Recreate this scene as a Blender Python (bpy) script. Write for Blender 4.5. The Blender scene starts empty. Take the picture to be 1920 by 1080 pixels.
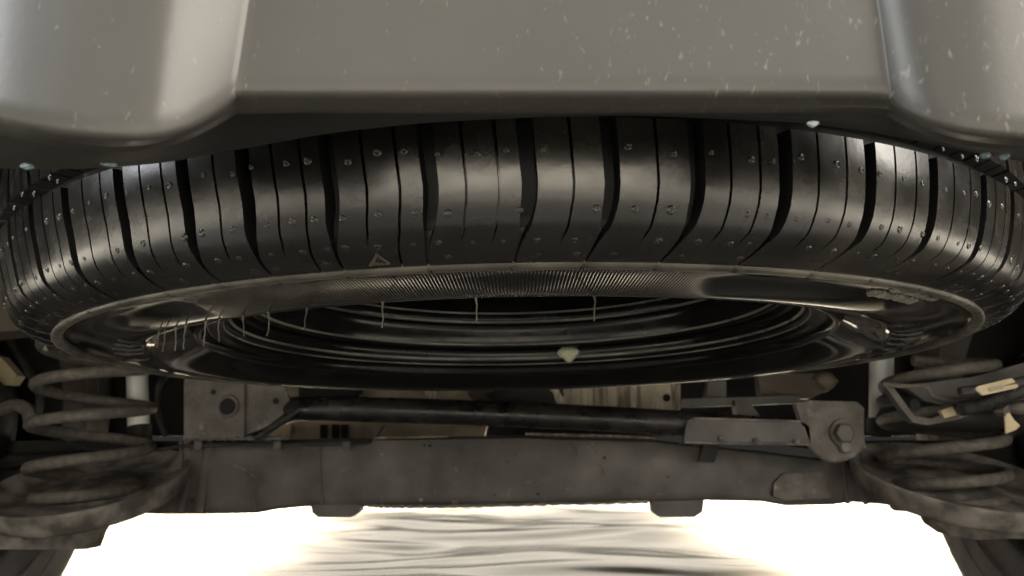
import bpy, math, random
import numpy as np
from mathutils import Vector, Matrix
random.seed(7)
S = bpy.context.scene
COL = S.collection
R = math.radians

# ------------------------------------------------------------------ camera
CH = 0.33                        # camera height above the floor
PITCH = R(12.0)
FPX = 1400.0                     # focal length in photograph pixels (1920 wide)
cd = bpy.data.cameras.new("camera")
cd.sensor_width = 36.0
cd.lens = FPX / 1920 * 36
cd.clip_start = 0.01
cd.clip_end = 200
cd.dof.use_dof = True
cd.dof.focus_distance = 0.33
cd.dof.aperture_fstop = 20
cam = bpy.data.objects.new("camera", cd)
cam.location = (0, 0, CH)
cam.rotation_euler = (R(90) + PITCH, 0, 0)
COL.objects.link(cam)
S.camera = cam

# ------------------------------------------------------------------ world (dim indoor air)
w = bpy.data.worlds.new("World"); S.world = w; w.use_nodes = True
w.node_tree.nodes["Background"].inputs[0].default_value = (0.85, 0.83, 0.78, 1)
w.node_tree.nodes["Background"].inputs[1].default_value = 0.03

# ------------------------------------------------------------------ lamps
def area(name, loc, target, sx, sy, power, col=(1, .94, .84)):
    l = bpy.data.lights.new(name, 'AREA'); l.shape = 'RECTANGLE'
    l.size = sx; l.size_y = sy; l.energy = power; l.color = col
    o = bpy.data.objects.new(name, l); COL.objects.link(o)
    o.location = loc
    d = Vector(target) - Vector(loc)
    o.rotation_euler = d.to_track_quat('-Z', 'Y').to_euler()
    return o
area("lamp_behind", (-0.2, -2.6, 1.5), (0, .4, .45), 4.4, 2.1, 50)
area("lamp_right", (2.1, -1.0, 1.5), (0, .18, .45), 2.1, 1.6, 120)
area("lamp_left", (-2.2, -0.6, 1.45), (0, .18, .45), 1.2, 1.3, 42, (.95, .98, 1))
# fill lamps added to light the pale panels behind and beside the car
l = area("fill_behind", (0, -2.9, 2.7), (0, -2.9, 0), 5.0, 2.2, 600, (1, .94, .83)); l.data.spread = R(95)
for nm, x in (("fill_side_left", -2.9), ("fill_side_right", 2.9)):
    l = area(nm, (x, .6, 2.4), (x, .6, 0), 2.0, 3.0, 210, (1, .95, .86)); l.data.spread = R(60)
# unseen fill lamps added to whiten the floor ahead and light its ripples
for nm, x, y, sx, sy, pw in (("fill_floor_left", -1.95, 4.0, 2.3, 4.6, 1500), ("fill_floor_right", 1.95, 4.0, 2.3, 4.6, 1500), ("fill_floor_far", 0, 5.2, 1.8, 3.0, 260)):
    l = area(nm, (x, y, 1.1), (x, y, 0), sx, sy, pw, (1, .98, .93)); l.data.spread = R(42)
area("fill_far_front", (0, 8.5, 1.95), (0, 0, .2), 9, 2.4, 125, (1, .9, .75))

S.view_settings.view_transform = 'Standard'
S.view_settings.look = 'None'
S.view_settings.exposure = 0
S.view_settings.gamma = 1

# ------------------------------------------------------------------ helpers
def P(px, py, depth):
    """world point on the ray of a photograph pixel, at forward distance depth (metres)"""
    a = (px - 960) / FPX; b = (540 - py) / FPX
    yy = math.cos(PITCH) - b * math.sin(PITCH)
    zz = math.sin(PITCH) + b * math.cos(PITCH)
    k = depth / yy
    return Vector((a * k, depth, zz * k + CH))

def mat(name, c1, c2=None, rough=.5, rough2=None, metal=0, scale=30, bump=0, bscale=200, spec=.5,
        coat=0, stretch=(1, 1, 1), lo=.4, hi=.65, detail=6, dust=None, dustc=(.2, .18, .14, 1)):
    m = bpy.data.materials.new(name); m.use_nodes = True
    nt = m.node_tree; N = nt.nodes; L = nt.links
    b = N["Principled BSDF"]
    b.inputs["Metallic"].default_value = metal
    b.inputs["Specular IOR Level"].default_value = spec
    b.inputs["Coat Weight"].default_value = coat
    b.inputs["Coat Roughness"].default_value = .12
    tc = N.new("ShaderNodeTexCoord"); mp = N.new("ShaderNodeMapping")
    mp.inputs["Scale"].default_value = stretch
    L.new(tc.outputs["Object"], mp.inputs["Vector"])
    n = N.new("ShaderNodeTexNoise"); n.inputs["Scale"].default_value = scale; n.inputs["Detail"].default_value = detail
    L.new(mp.outputs[0], n.inputs["Vector"])
    r = N.new("ShaderNodeValToRGB")
    r.color_ramp.elements[0].position = lo; r.color_ramp.elements[1].position = hi
    r.color_ramp.elements[0].color = (*c1, 1); r.color_ramp.elements[1].color = (*(c2 or c1), 1)
    L.new(n.outputs["Fac"], r.inputs["Fac"])
    colout = r.outputs[0]
    if dust:
        n3 = N.new("ShaderNodeTexNoise"); n3.inputs["Scale"].default_value = dust[0]; n3.inputs["Detail"].default_value = 8
        L.new(mp.outputs[0], n3.inputs["Vector"])
        r3 = N.new("ShaderNodeMapRange"); r3.inputs[1].default_value = dust[1]; r3.inputs[2].default_value = dust[2]
        L.new(n3.outputs["Fac"], r3.inputs[0])
        mx = N.new("ShaderNodeMix"); mx.data_type = 'RGBA'
        L.new(r3.outputs[0], mx.inputs[0]); L.new(colout, mx.inputs[6]); mx.inputs[7].default_value = dustc
        colout = mx.outputs[2]
    L.new(colout, b.inputs["Base Color"])
    rr = N.new("ShaderNodeMapRange"); rr.inputs[3].default_value = rough; rr.inputs[4].default_value = rough2 if rough2 is not None else rough
    n4 = N.new("ShaderNodeTexNoise"); n4.inputs["Scale"].default_value = scale * 1.7; n4.inputs["Detail"].default_value = 4
    L.new(mp.outputs[0], n4.inputs["Vector"])
    rr.inputs[1].default_value = .35; rr.inputs[2].default_value = .65
    L.new(n4.outputs["Fac"], rr.inputs[0]); L.new(rr.outputs[0], b.inputs["Roughness"])
    if bump:
        n2 = N.new("ShaderNodeTexNoise"); n2.inputs["Scale"].default_value = bscale; n2.inputs["Detail"].default_value = 5
        L.new(mp.outputs[0], n2.inputs["Vector"])
        bp = N.new("ShaderNodeBump"); bp.inputs["Strength"].default_value = bump; bp.inputs["Distance"].default_value = .001
        L.new(n2.outputs["Fac"], bp.inputs["Height"]); L.new(bp.outputs[0], b.inputs["Normal"])
    return m

M = {}
M['tread'] = mat('tread_rubber', (.008, .0075, .0066), (.014, .013, .011), .2, .29, scale=40, bump=.04, bscale=400, spec=.9,
                 dust=(9, .55, .8), dustc=(.06, .055, .042, 1))
M['groove'] = mat('groove_rubber', (.008, .008, .008), None, .6, scale=40)
M['side'] = mat('sidewall_rubber', (.004, .004, .0038), (.008, .0075, .0065), .05, .10, scale=25, bump=.015, bscale=240, spec=.22,
                dust=(22, .62, .9), dustc=(.03, .027, .021, 1))
M['rimline'] = mat('dusty_rubber', (.05, .047, .038), (.15, .14, .11), .35, .55, scale=30, bump=.2, bscale=300)
M['raised'] = mat('raised_highlight', (.16, .155, .13), (.34, .33, .29), .4, scale=200)  # pale colour stands in for light caught on the raised rubber
M['nub'] = mat('nub_rubber', (.02, .019, .017), (.035, .033, .028), .22, scale=80, spec=.8)
M['rim'] = mat('black_steel', (.004, .004, .004), (.008, .0075, .007), .1, .22, scale=20, spec=.22, bump=.05, bscale=90)
M['rimedge'] = mat('scuffed_rim_edge', (.06, .06, .05), (.22, .22, .18), .25, .4, scale=12, lo=.35, hi=.6)
M['bumper'] = mat('satin_bumper', (.055, .053, .049), (.075, .072, .066), .30, .38, scale=6, bump=.04, bscale=600, spec=.5, metal=.12)
M['flange'] = mat('bumper_flange', (.016, .0155, .014), (.032, .03, .025), .5, .6, scale=18, bump=.2, bscale=200)
M['axle'] = mat('painted_axle', (.07, .064, .06), (.165, .152, .142), .5, .78, scale=16, bump=.7, bscale=110, spec=.35, lo=.3, hi=.75,
                dust=(75, .64, .8), dustc=(.2, .18, .155, 1))
M['spring'] = mat('spring_steel', (.11, .1, .087), (.17, .153, .132), .5, .7, scale=110, bump=.4, bscale=200, spec=.3)
M['cup'] = mat('rusty_cup', (.09, .082, .073), (.27, .245, .215), .6, .8, scale=32, bump=.7, bscale=120, spec=.3)
M['rod'] = mat('gloss_black_tube', (.008, .0075, .0075), (.03, .026, .024), .2, .45, scale=30, bump=.3, bscale=90)
M['bracket'] = mat('bracket_steel', (.10, .09, .08), (.16, .145, .13), .55, .75, scale=40, bump=.5, bscale=120, spec=.3,
                   dust=(60, .62, .74), dustc=(.26, .24, .22, 1))
M['silver'] = mat('silver_paint', (.8, .81, .78), (.88, .89, .86), .3, .4, scale=10)
M['dark'] = mat('underbody_black', (.010, .009, .008), (.026, .023, .019), .6, .8, scale=9, bump=.4, bscale=60)
M['brownpan'] = mat('brown_pan', (.07, .052, .035), (.12, .085, .055), .6, scale=12)
M['shield'] = mat('stained_shield', (.45, .39, .29), (.75, .68, .54), .5, .7, scale=45, stretch=(1, 1, .12), bump=.3, bscale=120, metal=.1,
                  dust=(90, .5, .62), dustc=(.24, .20, .15, 1))
M['tankmat'] = mat('tan_tank', (.30, .23, .15), (.5, .42, .3), .6, scale=15, bump=.2, bscale=50)
M['tag'] = mat('tan_tag', (.62, .5, .31), (.72, .6, .4), .6, scale=60)
M['tagprint'] = mat('tag_print', (.4, .34, .24), (.5, .43, .3), .7, scale=400)
M['hole'] = mat('hole_black', (.004, .004, .004), None, .8)
M['weight'] = mat('stained_weight', (.28, .3, .2), (.5, .5, .36), .5, scale=400, bump=.4, bscale=600)
M['clip'] = mat('pale_blue_clip', (.16, .25, .29), (.5, .56, .58), .2, scale=150)
M['glass'] = mat('wet_bead', (.6, .62, .6), None, .1)
M['floor'] = mat('shaded_concrete_floor', (.085, .082, .075), (.125, .12, .11), .3, .42, scale=3, bump=.1, bscale=40)  # dark colour stands for the shade under the car
M['lit_floor'] = mat('pale_lit_floor', (.42, .40, .36), (.52, .5, .45), .6, .7, scale=3, bump=.1, bscale=40)  # pale colour stands for the lit part of the same floor
M['sheet'] = mat('wet_ground', (.13, .112, .08), (.24, .21, .16), .14, .20, scale=3, bump=.15, bscale=20, spec=.6)
M['cable'] = mat('cable_black', (.02, .02, .02), (.05, .045, .04), .5, scale=60)
M['tyreback'] = mat('road_tyre', (.13, .122, .115), (.18, .165, .15), .6, .75, scale=18, bump=.3, bscale=90)

def mesh_obj(name, verts, faces, m, parent=None, smooth=True, mats=None, fmat=None):
    me = bpy.data.meshes.new(name)
    me.from_pydata([tuple(v) for v in verts], [], faces)
    for mm in (mats or [m]): me.materials.append(mm)
    if fmat is not None: me.polygons.foreach_set("material_index", fmat)
    me.polygons.foreach_set("use_smooth", [smooth] * len(me.polygons))
    me.update()
    o = bpy.data.objects.new(name, me); COL.objects.link(o)
    if parent: o.parent = parent
    return o

def tag(o, label=None, cat=None, group=None, kind=None):
    if label: o['label'] = label
    if cat: o['category'] = cat
    if group: o['group'] = group
    if kind: o['kind'] = kind
    return o

def thing(name, label, cat, loc=(0, 0, 0), group=None):
    o = bpy.data.objects.new(name, None); COL.objects.link(o)
    o.location = loc; o.empty_display_size = .05
    tag(o, label, cat, group); o['_o'] = 1; del o['_o']
    return o

def grid_faces(nr, nc, closed=False):
    F = []
    for i in range(nr - 1):
        for j in range(nc if closed else nc - 1):
            k = (j + 1) % nc
            F.append((i * nc + j, i * nc + k, (i + 1) * nc + k, (i + 1) * nc + j))
    return F

class MB:
    def __init__(s): s.v = []; s.f = []
    def add(s, vs, fs):
        n = len(s.v); s.v += [Vector(v) for v in vs]; s.f += [tuple(i + n for i in f) for f in fs]
        return s
    def box(s, c, d, rot=None, bev=0.0):
        """box centred at c; with bevelled edges when bev > 0"""
        c = Vector(c); hx, hy, hz = [q / 2 for q in d]
        rot = rot or Matrix.Identity(3)
        if bev <= 0:
            vs = [rot @ Vector((x, y, z)) + c for x in (-hx, hx) for y in (-hy, hy) for z in (-hz, hz)]
            return s.add(vs, [(0, 1, 3, 2), (4, 6, 7, 5), (0, 4, 5, 1), (2, 3, 7, 6), (0, 2, 6, 4), (1, 5, 7, 3)])
        import bmesh
        bm = bmesh.new(); bmesh.ops.create_cube(bm, size=1)
        for v in bm.verts: v.co = Vector((v.co.x * d[0], v.co.y * d[1], v.co.z * d[2]))
        bmesh.ops.bevel(bm, geom=bm.edges[:], offset=bev, segments=2, affect='EDGES', profile=.5)
        bm.verts.ensure_lookup_table()
        vs = [rot @ v.co + c for v in bm.verts]; fs = [tuple(v.index for v in f.verts) for f in bm.faces]
        bm.free(); return s.add(vs, fs)
    def prism(s, pts, back, bev=0):
        """outline pts (world points, front face) extruded by vector back"""
        n = len(pts); back = Vector(back)
        vs = [Vector(p) for p in pts] + [Vector(p) + back for p in pts]
        fs = [tuple(range(n)), tuple(range(2 * n - 1, n - 1, -1))]
        for i in range(n):
            j = (i + 1) % n; fs.append((i, i + n, j + n, j))
        return s.add(vs, fs)
    def tube(s, path, rad, n=12, cap=True):
        path = [Vector(p) for p in path]; m = len(path)
        rad = rad if isinstance(rad, (list, tuple)) else [rad] * m
        up = Vector((0, 0, 1)); rings = []
        for i, p in enumerate(path):
            t = (path[min(i + 1, m - 1)] - path[max(i - 1, 0)]).normalized()
            if abs(t.dot(up)) > .95: up = Vector((0, 1, 0))
            a = t.cross(up).normalized(); b = a.cross(t).normalized(); up = b
            rings += [p + (a * math.cos(2 * math.pi * k / n) + b * math.sin(2 * math.pi * k / n)) * rad[i] for k in range(n)]
        fs = grid_faces(m, n, True)
        if cap: fs += [tuple(range(n - 1, -1, -1)), tuple(range((m - 1) * n, m * n))]
        return s.add(rings, fs)
    def lathe(s, prof, org, axis='Z', n=48):
        vs = []
        org = Vector(org)
        for (r, h) in prof:
            for k in range(n):
                a = 2 * math.pi * k / n; c, q = math.cos(a) * r, math.sin(a) * r
                vs.append(org + (Vector((c, q, h)) if axis == 'Z' else Vector((h, c, q)) if axis == 'X' else Vector((c, h, q))))
        return s.add(vs, grid_faces(len(prof), n, True))
    def make(s, name, m, parent=None, smooth=True, sharp=35):
        inv = parent.matrix_basis.inverted() if parent else None
        if parent and parent.parent: inv = inv @ parent.parent.matrix_basis.inverted()
        vs = [inv @ v for v in s.v] if inv else s.v
        o = mesh_obj(name, vs, s.f, m, parent, smooth)
        if smooth and sharp:
            import bmesh
            bm = bmesh.new(); bm.from_mesh(o.data)
            bmesh.ops.recalc_face_normals(bm, faces=bm.faces)
            for e in bm.edges:
                if len(e.link_faces) == 2 and e.calc_face_angle(0) > R(sharp): e.smooth = False
            bm.to_mesh(o.data); bm.free()
        return o

def sm(t):
    t = max(0, min(1, t)); return t * t * (3 - 2 * t)
def interp(x, xs, ys): return float(np.interp(x, xs, ys))
def catmull(pts, n=6):
    pts = [np.array(p, float) for p in pts]; out = []
    for i in range(len(pts) - 1):
        p0 = pts[max(i - 1, 0)]; p1 = pts[i]; p2 = pts[i + 1]; p3 = pts[min(i + 2, len(pts) - 1)]
        for k in range(n):
            t = k / n
            out.append(tuple(.5 * ((2 * p1) + (-p0 + p2) * t + (2 * p0 - 5 * p1 + 4 * p2 - p3) * t * t + (-p0 + 3 * p1 - 3 * p2 + p3) * t ** 3)))
    out.append(tuple(pts[-1])); return out

# ------------------------------------------------------------------ floor
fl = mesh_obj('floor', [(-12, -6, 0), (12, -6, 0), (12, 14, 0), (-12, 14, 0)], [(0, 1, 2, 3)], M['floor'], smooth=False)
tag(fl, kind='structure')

ap = mesh_obj('lit_floor', [(-9, -7, .004), (9, -7, .004), (9, -1.25, .004), (-9, -1.25, .004)], [(0, 1, 2, 3)], M['lit_floor'], smooth=False)  # unseen pale panel added as lit floor, mirrored in the tread
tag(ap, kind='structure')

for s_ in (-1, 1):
    ap = mesh_obj('lit_floor', [(s_ * 1.3, -1.25, .004), (s_ * 9, -1.25, .004), (s_ * 9, 3.2, .004), (s_ * 3.3, 3.2, .004), (s_ * 3.3, 1.3, .004), (s_ * 1.3, 1.3, .004)][::s_], [(0, 1, 2, 3, 4, 5)], M['lit_floor'], smooth=False)  # pale side panels added to brighten the tread ends
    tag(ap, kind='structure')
# wet rippled ground ahead of the axle
def build_ground():
    from mathutils import noise
    nx, ny = 230, 260; vs = []
    for j in range(ny):
        v = j / (ny - 1); y = 1.3 + 5.2 * v ** 1.5
        for i in range(nx):
            u = i / (nx - 1) * 2 - 1; x = 3.2 * (abs(u) ** 1.35) * (1 if u > 0 else -1)
            q = Vector((x * 1.0 + 9.3 + .5 * noise.noise(Vector((x * .9, y * 1.6, 3))), y * 2.7 + 6.9 + .8 * noise.noise(Vector((x * 1.3, y * 1.2, 7))), 0))
            z = .021 * noise.noise(q) + .011 * noise.noise(Vector((q.x * 1.9 + 5, q.y * 2.3, 1))) + .0025 * noise.noise(Vector((q.x * 5, q.y * 5, 2)))
            e = min(1, (y - 1.3) / .2, (6.5 - y) / .3, (3.2 - abs(x)) / .3)
            vs.append((x, y, .006 + (.024 + z) * max(e, 0)))
    o = mesh_obj('wet_ground', vs, grid_faces(ny, nx), M['sheet'])
    tag(o, kind='structure')
build_ground()

# ------------------------------------------------------------------ spare wheel
TC = Vector((.004, .590, CH + .068))
spare = thing('spare_wheel', 'black spare wheel slung flat under the car behind the rear bumper', 'spare wheel', TC)
spare.rotation_euler = (0, R(-1.1), 0)
tyre = bpy.data.objects.new('tyre', None); COL.objects.link(tyre); tyre.parent = spare

def ang(px, r=.342, h=.02):
    """angle round the tyre (0 = nearest the camera) at which radius r meets photograph column px"""
    best = None
    for a in np.linspace(-1.15, 1.15, 4001):
        x = TC.x + r * math.sin(a); y = TC.y - r * math.cos(a); z = .068 + h
        d = y * math.cos(PITCH) + z * math.sin(PITCH)
        e = abs(960 + FPX * x / d - px)
        # only the side facing the camera
        if best is None or e < best[0]: best = (e, a)
    return best[1]

wide_px = [132, 232, 350, 462, 618, 803, 990, 1146, 1308, 1474, 1634, 1752, 1846]
sipe_px = {0: 2, 1: 2, 2: 1, 3: 2, 4: 2, 5: 2, 6: 1, 7: 1, 8: 2, 9: 2, 10: 2, 11: 2}
wide = [ang(x) for x in wide_px]
p0 = (wide[-1] - wide[0]) / (len(wide) - 1)
# continue the pitches round the hidden back
a = wide[-1]; feats = []
rest = 2 * math.pi - (wide[-1] - wide[0]); nrest = round(rest / (p0 * .98)); step = rest / nrest
allw = wide + [wide[-1] + step * (i + 1) for i in range(nrest - 1)]
cyc = [2, 1, 2, 2, 1, 1, 2, 2, 1]
for i, c in enumerate(allw):
    nxt = allw[i + 1] if i + 1 < len(allw) else allw[0] + 2 * math.pi
    feats.append((c, 1.0, 'w'))
    ns = sipe_px.get(i, cyc[i % len(cyc)])
    for k in range(ns):
        f = (k + 1) / (ns + 1); f += .03
        feats.append((c + (nxt - c) * f, .0, 's' if random.random() > .06 else 'l'))

# profile: (r, z, kind)   z up, from the ridge E1 to the hidden top
lower = [(.315, .0), (.3175, .0006), (.3205, .0013), (.324, .0023), (.327, .0034), (.3298, .0047), (.3325, .0062), (.3350, .0080), (.3368, .0100), (.3385, .0130),
         (.3401, .0170), (.3417, .0225), (.3432, .0280), (.3443, .0330), (.3451, .0375), (.3457, .0420), (.3460, .0455)]
rows = [(r, z, 'rib') for r, z in lower]
rows += [(.3380, .0460, 'ch'), (.3380, .0535, 'ch'), (.3464, .0540, 'rib2')]
for i in range(1, 9): rows.append((.3464 + .0010 * math.sin(i / 8 * math.pi), .054 + .005 * i, 'rib2'))
rows += [(.3375, .0955, 'ch'), (.3375, .103, 'ch'), (.344, .1035, 'rib3'), (.341, .125, 'rib3'), (.3335, .1255, 'ch'), (.3335, .133, 'ch'),
         (.3405, .1335, 'rib3'), (.339, .16, 'rib3'), (.333, .178, 'top'), (.315, .190, 'top')]

def wide_w(z):      # half-angle of a wide groove at height z (it necks down on the shoulder)
    return interp(z, [0, .0016, .0050, .0085, .014, .0455], [.0014, .0020, .0028, .0062, .0082, .0092])
def wide_d(z): return interp(z, [0, .0012, .004, .009, .015], [.0006, .0013, .0024, .0058, .0085])
def sipe_w(z): return interp(z, [.0045, .0060, .03], [.0001, .0013, .0017])
def sipe_d(z): return interp(z, [.0045, .006, .012], [0, .003, .005])
def swirl(z): return interp(z, [0, .002, .008, .02, .0455], [-.016, -.012, -.002, .004, -.002])

nf = len(feats); cols_per = 4 + 3
C = nf * cols_per
V = []; 
norm = []
for i in range(len(rows)):
    r0, z0 = rows[max(i - 1, 0)][:2]; r1, z1 = rows[min(i + 1, len(rows) - 1)][:2]
    if rows[i][2] == 'rib' and i == len(lower) - 1: r1, z1 = rows[i][:2]
    t = Vector((r1 - r0, z1 - z0)).normalized(); norm.append((t.y, -t.x))
for (r, z, kd), (nr, nz) in zip(rows, norm):
    for i, (c, _, k) in enumerate(feats):
        zz = min(z, .0455)
        if kd == 'rib' :
            wv, dv = (wide_w(z), wide_d(z)) if k == 'w' else (sipe_w(z), sipe_d(z))
            if k == 'l': wv, dv = (sipe_w(z + .006), sipe_d(z + .006))
        elif kd == 'rib2':
            wv, dv = (.006, .006) if k == 'w' else (.0014, .004)
        elif kd == 'rib3': wv, dv = (.006, .005) if k == 'w' else (.001, .0)
        else: wv, dv = (.003, 0)
        nxt = feats[i + 1][0] if i + 1 < nf else feats[0][0] + 2 * math.pi
        sw = swirl(zz)
        if kd == 'rib2': sw += (z - .0455) * -.9
        e = min(.0006, wv * .3)
        hw = wv
        cs = [(c - hw, 0), (c - hw + e, dv), (c + hw - e, dv), (c + hw, 0)]
        lo_ = c + hw; hi_ = nxt - .009
        cs += [(lo_ + (hi_ - lo_) * q, 0) for q in (.1, .5, .9)]
        for aa, d in cs:
            aa += sw; rr = r - nr * d; z2 = z - nz * d
            V.append((rr * math.sin(aa), -rr * math.cos(aa), z2))
F = grid_faces(len(rows), C, True)
fm = []
for i in range(len(rows) - 1):
    for j in range(C):
        kd = rows[i][2]; kd2 = rows[i + 1][2]
        inside = (j % cols_per) in (0, 1, 2) and kd == 'rib' and kd2 == 'rib' and feats[j // cols_per][2] == 'w' and rows[i][1] > .006
        fm.append(1 if inside or kd == 'ch' else 0)
tr = mesh_obj('tread', V, F, M['tread'], tyre, True, [M['tread'], M['groove']], fm)
import bmesh
bm = bmesh.new(); bm.from_mesh(tr.data)
bmesh.ops.recalc_face_normals(bm, faces=bm.faces)
for e in bm.edges:
    if len(e.link_faces) == 2 and e.calc_face_angle(0) > R(32): e.smooth = False
bm.to_mesh(tr.data); bm.free()

# ridge between tread and sidewall: a low rounded ledge broken where the grooves run out
def ring_obj(name, prof, m, parent, n=720, gap=None):
    V = []
    for r, z in prof:
        for k in range(n):
            a = 2 * math.pi * k / n
            V.append((r * math.sin(a), -r * math.cos(a), z))
    o = mesh_obj(name, V, grid_faces(len(prof), n, True), m, parent, True)
    return o
rngd = np.random.RandomState(5)
def ridge():
    n = 1440; V = []
    prof = [(.3155, .0015), (.3155, -.0008), (.3143, -.0018), (.3115, -.0019), (.3100, -.0010), (.3097, .0015)]
    for (r, z) in prof:
        for k in range(n):
            a = 2 * math.pi * k / n
            near = min(abs((a - (c + swirl(0)) + math.pi) % (2 * math.pi) - math.pi) for c in allw)
            q = 1 - .75 * max(0, 1 - near / .0035)
            V.append((r * math.sin(a), -r * math.cos(a), z if z > 0 else z * q))
    return mesh_obj('ridge', V, grid_faces(len(prof), n, True), M['rimline'], tyre, True)
ridge()

# sidewall: bulges down to its lowest ring and turns back up to the bead
side_prof = catmull([(.3105, .0008), (.306, .0000), (.300, -.0006), (.292, -.0022), (.284, -.0036), (.276, -.0044), (.268, -.0036), (.259, -.0006),
                     (.250, .0040), (.243, .0090), (.2375, .0125)], 4)
side = ring_obj('sidewall', side_prof, M['side'], tyre, 720)
# fine radial ribs: a relief strip carried by the sidewall material
def side_relief(m):
    nt = m.node_tree; N = nt.nodes; L = nt.links
    tc = N.new("ShaderNodeTexCoord"); sx = N.new("ShaderNodeSeparateXYZ"); L.new(tc.outputs["Object"], sx.inputs[0])
    at = N.new("ShaderNodeMath"); at.operation = 'ARCTAN2'; neg = N.new("ShaderNodeMath"); neg.operation = 'MULTIPLY'; neg.inputs[1].default_value = -1
    L.new(sx.outputs[1], neg.inputs[0]); L.new(sx.outputs[0], at.inputs[0]); L.new(neg.outputs[0], at.inputs[1])
    ln = N.new("ShaderNodeVectorMath"); ln.operation = 'LENGTH'
    cb = N.new("ShaderNodeCombineXYZ"); L.new(sx.outputs[0], cb.inputs[0]); L.new(sx.outputs[1], cb.inputs[1]); L.new(cb.outputs[0], ln.inputs[0])
    mu = N.new("ShaderNodeMath"); mu.operation = 'MULTIPLY'; mu.inputs[1].default_value = 1260
    L.new(at.outputs[0], mu.inputs[0])
    sn = N.new("ShaderNodeMath"); sn.operation = 'SINE'; L.new(mu.outputs[0], sn.inputs[0])
    # band limits in angle and radius
    def band(src, a0, a1, b0, b1):
        r1 = N.new("ShaderNodeMapRange"); r1.inputs[1].default_value = a0; r1.inputs[2].default_value = a1; L.new(src, r1.inputs[0])
        r2 = N.new("ShaderNodeMapRange"); r2.inputs[1].default_value = b0; r2.inputs[2].default_value = b1
        r2.inputs[3].default_value = 1; r2.inputs[4].default_value = 0; L.new(src, r2.inputs[0])
        m_ = N.new("ShaderNodeMath"); m_.operation = 'MULTIPLY'; L.new(r1.outputs[0], m_.inputs[0]); L.new(r2.outputs[0], m_.inputs[1]); return m_.outputs[0]
    b1 = band(at.outputs[0], -.55, -.40, .17, .32); b2 = band(ln.outputs["Value"], .2655, .267, .304, .3055)
    m1 = N.new("ShaderNodeMath"); m1.operation = 'MULTIPLY'; L.new(b1, m1.inputs[0]); L.new(b2, m1.inputs[1])
    m2 = N.new("ShaderNodeMath"); m2.operation = 'MULTIPLY'; L.new(m1.outputs[0], m2.inputs[0]); L.new(sn.outputs[0], m2.inputs[1])
    bp2 = N.new("ShaderNodeBump"); bp2.inputs["Strength"].default_value = .8; bp2.inputs["Distance"].default_value = .0002
    L.new(m2.outputs[0], bp2.inputs["Height"])
    b = N["Principled BSDF"]; old = b.inputs["Normal"].links[0].from_socket
    L.new(old, bp2.inputs["Normal"]); L.new(bp2.outputs[0], b.inputs["Normal"])
side_relief(M['side'])

def on_side(a, r):
    z = interp(r, [p[0] for p in side_prof[::-1]], [p[1] for p in side_prof[::-1]])
    return Vector((r * math.sin(a), -r * math.cos(a), z))
def on_tread(a, z):
    zs = [p[1] for p in lower]; rs = [p[0] for p in lower]
    r = interp(z, zs, rs); dz = .001
    t = Vector((interp(z + dz, zs, rs) - interp(z - dz, zs, rs), 2 * dz)).normalized()
    n = Vector((t.y * math.sin(a), -t.y * math.cos(a), -t.x))
    return Vector((r * math.sin(a), -r * math.cos(a), z)), n.normalized()

# moulding nubs on the shoulder blocks (tiny rubber vent stubs)
def nubs():
    mb = MB()
    for i in range(len(feats)):
        c = feats[i][0]; nxt = feats[i + 1][0] if i + 1 < nf else feats[0][0] + 2 * math.pi
        cc = (c + nxt) / 2
        if 1.6 < (cc % (2 * math.pi)) < 4.7: continue
        for zz in (.034, .0135, .0047, .0016, .051):
            if random.random() < .12: continue
            if zz == .051 and random.random() < .3: continue
            a = cc + random.uniform(-.008, .008); z = max(.0008, zz + random.uniform(-.04, .04) * zz)
            if zz < .004 and random.random() < .35: continue
            p, n = on_tread(a + swirl(z), z)
            t1 = n.cross(Vector((0, 0, 1))).normalized(); t2 = n.cross(t1)
            s = random.uniform(.00065, .00115); k = 7
            vs = []
            for rr, hh in ((1.7, -.1), (1.25, .35), (.7, .55), (.55, .3)):
                for q in range(k):
                    an = 2 * math.pi * q / k
                    vs.append(p + (t1 * math.cos(an) + t2 * math.sin(an)) * rr * s + n * hh * s)
            fs = grid_faces(4, k, True) + [tuple(range(3 * k, 4 * k))]
            mb.add(vs, fs)
    o = mesh_obj('moulding_nub', mb.v, mb.f, M['nub'], tyre); o['kind'] = 'stuff'
nubs()

# rubber whiskers hanging from the lowest ring of the sidewall
def ang2(px, r):
    best = None
    for a in np.linspace(-1.5, 1.5, 3001):
        x = TC.x + r * math.sin(a); y = TC.y - r * math.cos(a); z = .068 - .007
        d = y * math.cos(PITCH) + z * math.sin(PITCH)
        e = abs(960 + FPX * x / d - px)
        if best is None or e < best[0]: best = (e, a)
    return best[1]
for px, ln in ((296, .009), (309, .012), (331, .013), (348, .013), (385, .013), (412, .012), (457, .011), (503, .012), (574, .011), (716, .0125), (892, .0115), (1114, .012)):
    a = ang2(px, .274); p = on_side(a, .274)
    path = []
    for k in range(7):
        t = k / 6; path.append(p + Vector((random.uniform(-1, 1) * .0003 + .0003 * math.sin(3 * t + px), random.uniform(-1, 1) * .0003, .0008 - ln * t)))
    rad = [.001, .0005, .00036, .00034, .00034, .00032, .0004]
    mb = MB(); mb.tube(path, rad, 8)
    mesh_obj('whisker', mb.v, mb.f, M['rimline'], tyre)

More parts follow.
